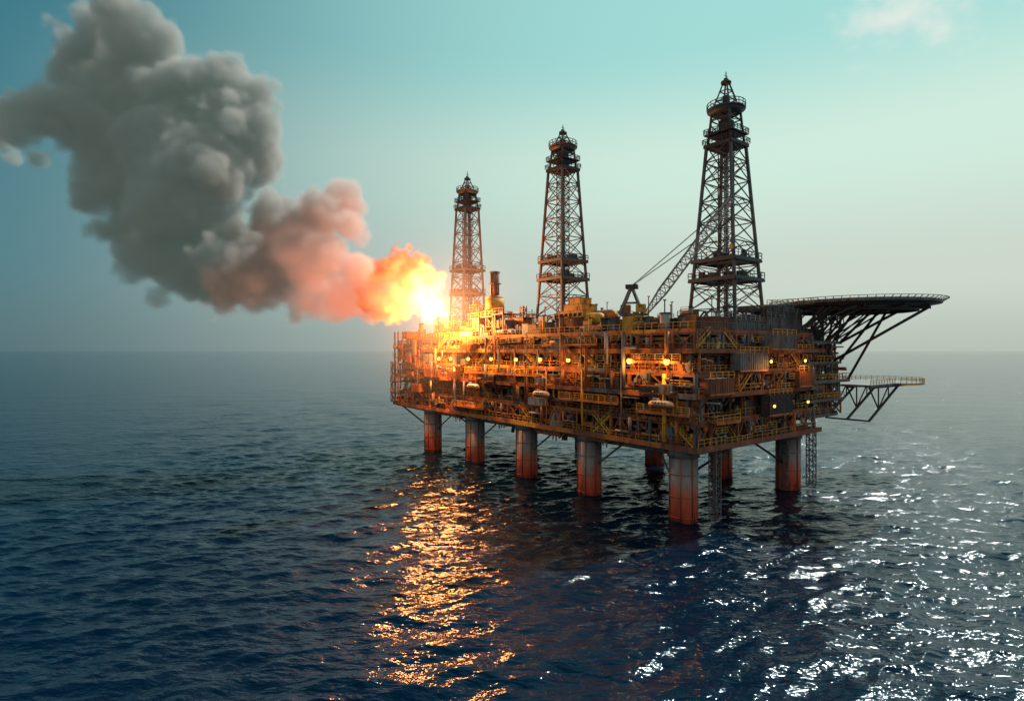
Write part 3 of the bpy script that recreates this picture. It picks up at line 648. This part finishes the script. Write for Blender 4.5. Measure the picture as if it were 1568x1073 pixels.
def vol_mat(name,color,dens,aniso=0.2,emit=None,step=1.0,col2=None,vary=None):
    m=bpy.data.materials.new(name); m.use_nodes=True; nt=m.node_tree; nt.nodes.clear()
    out=nt.nodes.new('ShaderNodeOutputMaterial'); pv=nt.nodes.new('ShaderNodeVolumePrincipled')
    at=nt.nodes.new('ShaderNodeAttribute'); at.attribute_name='density'
    mu=nt.nodes.new('ShaderNodeMath'); mu.operation='MULTIPLY'; mu.inputs[1].default_value=dens; nt.links.new(at.outputs['Fac'],mu.inputs[0])
    pv.inputs['Density Attribute'].default_value=''; nt.links.new(mu.outputs[0],pv.inputs['Density']); pv.inputs['Color'].default_value=(*color,1); pv.inputs['Anisotropy'].default_value=aniso
    geo=nt.nodes.new('ShaderNodeNewGeometry'); vd=nt.nodes.new('ShaderNodeVectorMath'); vd.operation='DISTANCE'; vd.inputs[1].default_value=tuple(FL); nt.links.new(geo.outputs['Position'],vd.inputs[0])
    dist=vd.outputs['Value']
    if vary:   # turbulence: perturb the distance driving flame colour and the smoke's painted-in glow
        nz=nt.nodes.new('ShaderNodeTexNoise'); nz.inputs['Scale'].default_value=vary[0]; nz.inputs['Detail'].default_value=3; nt.links.new(geo.outputs['Position'],nz.inputs['Vector'])
        sb=nt.nodes.new('ShaderNodeMath'); sb.operation='SUBTRACT'; nt.links.new(nz.outputs['Fac'],sb.inputs[0]); sb.inputs[1].default_value=.5
        ma=nt.nodes.new('ShaderNodeMath'); ma.operation='MULTIPLY_ADD'; nt.links.new(sb.outputs[0],ma.inputs[0]); ma.inputs[1].default_value=vary[1]; nt.links.new(dist,ma.inputs[2]); dist=ma.outputs[0]
    if col2:
        nz=nt.nodes.new('ShaderNodeTexNoise'); nz.inputs['Scale'].default_value=.022; nz.inputs['Detail'].default_value=2; nt.links.new(geo.outputs['Position'],nz.inputs['Vector'])
        mr_=nt.nodes.new('ShaderNodeMapRange'); mr_.inputs['From Min'].default_value=.42; mr_.inputs['From Max'].default_value=.62; nt.links.new(nz.outputs['Fac'],mr_.inputs['Value'])
        mc=nt.nodes.new('ShaderNodeMix'); mc.data_type='RGBA'; mc.inputs['A'].default_value=(*color,1); mc.inputs['B'].default_value=(*col2,1); nt.links.new(mr_.outputs[0],mc.inputs['Factor']); nt.links.new(mc.outputs['Result'],pv.inputs['Color'])
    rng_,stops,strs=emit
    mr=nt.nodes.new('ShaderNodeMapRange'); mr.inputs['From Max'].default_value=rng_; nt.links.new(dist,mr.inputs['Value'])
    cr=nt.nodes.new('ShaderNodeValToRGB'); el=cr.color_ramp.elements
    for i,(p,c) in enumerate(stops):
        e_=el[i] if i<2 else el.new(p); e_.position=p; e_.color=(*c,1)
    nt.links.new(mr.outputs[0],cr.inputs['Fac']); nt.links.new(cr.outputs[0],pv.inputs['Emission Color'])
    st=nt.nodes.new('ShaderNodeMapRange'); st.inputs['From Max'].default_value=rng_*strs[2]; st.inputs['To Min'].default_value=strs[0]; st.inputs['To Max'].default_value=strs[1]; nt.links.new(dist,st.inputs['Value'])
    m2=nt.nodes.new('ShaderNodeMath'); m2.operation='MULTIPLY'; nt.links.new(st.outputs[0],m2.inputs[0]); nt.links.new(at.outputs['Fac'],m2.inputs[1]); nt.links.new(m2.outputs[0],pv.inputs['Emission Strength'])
    nt.links.new(pv.outputs[0],out.inputs['Volume'])
    try: m.cycles.volume_step_rate=step
    except Exception: pass
    return m
ms=vol_mat('smoke_volume',(.99,.99,.95),.20,emit=(112,[(0,(1,.26,.06)),(1,(.50,.72,.64)),(.35,(1,.27,.14)),(.65,(.85,.44,.32))],(.19,.0125,.74)),step=2.6,col2=(.88,.84,.80),vary=(.05,60))  # light put in as smoke emission: multiple scattering plus flame-lit pink near the flare
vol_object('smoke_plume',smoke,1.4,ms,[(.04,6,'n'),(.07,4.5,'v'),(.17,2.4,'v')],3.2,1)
fire=PXB([(676,481,10),(664,474,17),(650,460,28),(634,436,36),(626,404,26),(606,463,31),(585,440,32),(662,438,20),(590,475,20),(600,415,26),(568,455,24)],3)
mf=vol_mat('flame_volume',(.8,.5,.3),.40,emit=(38,[(0,(1,.66,.28)),(1,(1,.15,.04)),(.3,(1,.47,.14)),(.62,(1,.27,.07))],(2.1,.17,.95)),step=1.8,vary=(.13,34))
vol_object('flare_flame',fire,.8,mf,[(.08,3.0,'n'),(.14,3.8,'v'),(.3,1.8,'v')],1.6,2,k=2.0)
l=bpy.data.lights.new('flame_core','POINT'); l.energy=450000; l.color=(1,.33,.085); l.shadow_soft_size=5.5
o=bpy.data.objects.new('flame_core',l); scene.collection.objects.link(o); o.location=(FL.x+1.0,FL.y-6,FL.z-.5)
# scattering sphere added around the flare to spread its orange glow
bm=bmesh.new(); HZ=60; bmesh.ops.create_icosphere(bm,subdivisions=4,radius=HZ); me=bpy.data.meshes.new('flare_haze_mesh'); bm.to_mesh(me); bm.free()
hz_=bpy.data.objects.new('flare_haze',me); scene.collection.objects.link(hz_); hz_.location=FL
m=bpy.data.materials.new('glow_scatter_volume'); m.use_nodes=True; nt=m.node_tree; nt.nodes.clear(); out=nt.nodes.new('ShaderNodeOutputMaterial'); vs=nt.nodes.new('ShaderNodeVolumeScatter')
tc=nt.nodes.new('ShaderNodeTexCoord'); ln_=nt.nodes.new('ShaderNodeVectorMath'); ln_.operation='LENGTH'; nt.links.new(tc.outputs['Object'],ln_.inputs[0])
mr=nt.nodes.new('ShaderNodeMapRange'); mr.interpolation_type='SMOOTHSTEP'; mr.inputs['From Min'].default_value=0; mr.inputs['From Max'].default_value=HZ*.97; mr.inputs['To Min'].default_value=.0023; mr.inputs['To Max'].default_value=0
nt.links.new(ln_.outputs['Value'],mr.inputs['Value']); nt.links.new(mr.outputs[0],vs.inputs['Density']); vs.inputs['Color'].default_value=(1,.95,.9,1); nt.links.new(vs.outputs[0],out.inputs['Volume']); me.materials.append(m)

# ------------------------------------------------------------ sky and sun
AZ,EL=50,47
w=bpy.data.worlds.new('World'); scene.world=w; w.use_nodes=True; nt=w.node_tree; bg=nt.nodes['Background']
N_=nt.nodes.new; K_=nt.links.new
def mth(op,a,b=None,c=None,clamp=False):
    n=N_('ShaderNodeMath'); n.operation=op; n.use_clamp=clamp
    for i,x in enumerate((a,b,c)):
        if x is None: continue
        if isinstance(x,(int,float)): n.inputs[i].default_value=x
        else: K_(x,n.inputs[i])
    return n.outputs[0]
sk=N_('ShaderNodeTexSky'); sk.sky_type='NISHITA'; sk.sun_disc=False; sk.sun_elevation=R(EL); sk.sun_rotation=R(AZ); sk.air_density=1.0; sk.dust_density=1.0; sk.ozone_density=2.0
skm=N_('ShaderNodeMix'); skm.data_type='RGBA'; skm.blend_type='MULTIPLY'; skm.inputs['Factor'].default_value=1; skm.inputs['B'].default_value=(.06,.075,.068,1); K_(sk.outputs[0],skm.inputs['A'])
tc=N_('ShaderNodeTexCoord'); sep=N_('ShaderNodeSeparateXYZ'); K_(tc.outputs['Generated'],sep.inputs[0])
el=mth('ARCSINE',sep.outputs['Z']); eld=mth('MULTIPLY',el,180/math.pi/90,clamp=True)
def ramp(fac,stops):
    cr=N_('ShaderNodeValToRGB'); ee=cr.color_ramp.elements; cr.color_ramp.interpolation='EASE'
    for i,(p,c) in enumerate(stops):
        x=ee[i] if i<2 else ee.new(p); x.position=p; x.color=(*c,1)
    K_(fac,cr.inputs['Fac']); return cr.outputs[0]
dark=ramp(eld,[(0,(.075,.16,.19)),(1,(.010,.06,.105)),(.10,(.07,.20,.24)),(.22,(.042,.19,.245)),(.36,(.012,.135,.20))])
brt=ramp(eld,[(0,(.48,.54,.49)),(1,(.08,.28,.35)),(.07,(.62,.69,.60)),(.19,(.66,.87,.74)),(.31,(.38,.74,.70))])
hx=mth('MULTIPLY',sep.outputs['X'],math.sin(R(34))); hy=mth('MULTIPLY',sep.outputs['Y'],math.cos(R(34)))
hl=mth('SQRT',mth('ADD',mth('MULTIPLY',sep.outputs['X'],sep.outputs['X']),mth('ADD',mth('MULTIPLY',sep.outputs['Y'],sep.outputs['Y']),.02)))
ca=mth('DIVIDE',mth('ADD',hx,hy),hl)
fz=N_('ShaderNodeMapRange'); fz.interpolation_type='SMOOTHSTEP'; fz.inputs['From Min'].default_value=.14; fz.inputs['From Max'].default_value=1.0; K_(ca,fz.inputs['Value'])
gm_=N_('ShaderNodeMix'); gm_.data_type='RGBA'; K_(fz.outputs[0],gm_.inputs['Factor']); K_(dark,gm_.inputs['A']); K_(brt,gm_.inputs['B'])
# sky brightened behind the camera: added fill light for the platform's front
bk=N_('ShaderNodeMapRange'); bk.interpolation_type='SMOOTHSTEP'; bk.inputs['From Min'].default_value=-.1; bk.inputs['From Max'].default_value=-.75; K_(sep.outputs['Y'],bk.inputs['Value'])
bmx=N_('ShaderNodeMix'); bmx.data_type='RGBA'; K_(bk.outputs[0],bmx.inputs['Factor']); K_(gm_.outputs['Result'],bmx.inputs['A']); bmx.inputs['B'].default_value=(.46,.43,.38,1)
# thin wisp of cloud
dcl=N_('ShaderNodeVectorMath'); dcl.operation='SUBTRACT'; K_(tc.outputs['Generated'],dcl.inputs[0]); ce=R(25.6); ca_=R(34.6); dcl.inputs[1].default_value=(math.sin(ca_)*math.cos(ce),math.cos(ca_)*math.cos(ce),math.sin(ce))
mpc=N_('ShaderNodeMapping'); mpc.inputs['Rotation'].default_value=(0,R(35),R(20)); mpc.inputs['Scale'].default_value=(1.5,1.5,2.0); K_(dcl.outputs[0],mpc.inputs['Vector'])
lc=N_('ShaderNodeVectorMath'); lc.operation='LENGTH'; K_(mpc.outputs[0],lc.inputs[0])
nc=N_('ShaderNodeTexNoise'); nc.inputs['Scale'].default_value=14; nc.inputs['Detail'].default_value=7; K_(mpc.outputs[0],nc.inputs['Vector'])
cm=N_('ShaderNodeMapRange'); cm.interpolation_type='SMOOTHSTEP'; cm.inputs['From Min'].default_value=.14; cm.inputs['From Max'].default_value=-.03; K_(mth('ADD',lc.outputs['Value'],mth('MULTIPLY',mth('SUBTRACT',nc.outputs[0],.5),.32)),cm.inputs['Value'])
cmx=N_('ShaderNodeMix'); cmx.data_type='RGBA'; K_(mth('MULTIPLY',cm.outputs[0],.85),cmx.inputs['Factor']); K_(bmx.outputs['Result'],cmx.inputs['A']); cmx.inputs['B'].default_value=(.84,.88,.80,1)
mix=N_('ShaderNodeMix'); mix.data_type='RGBA'; mix.inputs['Factor'].default_value=.92; K_(skm.outputs['Result'],mix.inputs['A']); K_(cmx.outputs['Result'],mix.inputs['B'])
K_(mix.outputs['Result'],bg.inputs['Color']); bg.inputs['Strength'].default_value=1.0
s=bpy.data.lights.new('sun','SUN'); s.energy=3.8; s.angle=R(.6); s.color=(1,.95,.86)
so=bpy.data.objects.new('sun',s); scene.collection.objects.link(so)
dv=Vector((math.sin(R(AZ))*math.cos(R(EL)),math.cos(R(AZ))*math.cos(R(EL)),math.sin(R(EL))))
so.rotation_euler=dv.to_track_quat('Z','Y').to_euler(); so.location=(200,200,300)

cam=bpy.data.cameras.new('camera'); cam.lens=20.2; cam.sensor_width=36; cam.clip_end=100000; cam.clip_start=1
co_=bpy.data.objects.new('camera',cam); scene.collection.objects.link(co_); co_.location=(0,0,50); co_.rotation_euler=(R(90),0,0); scene.camera=co_
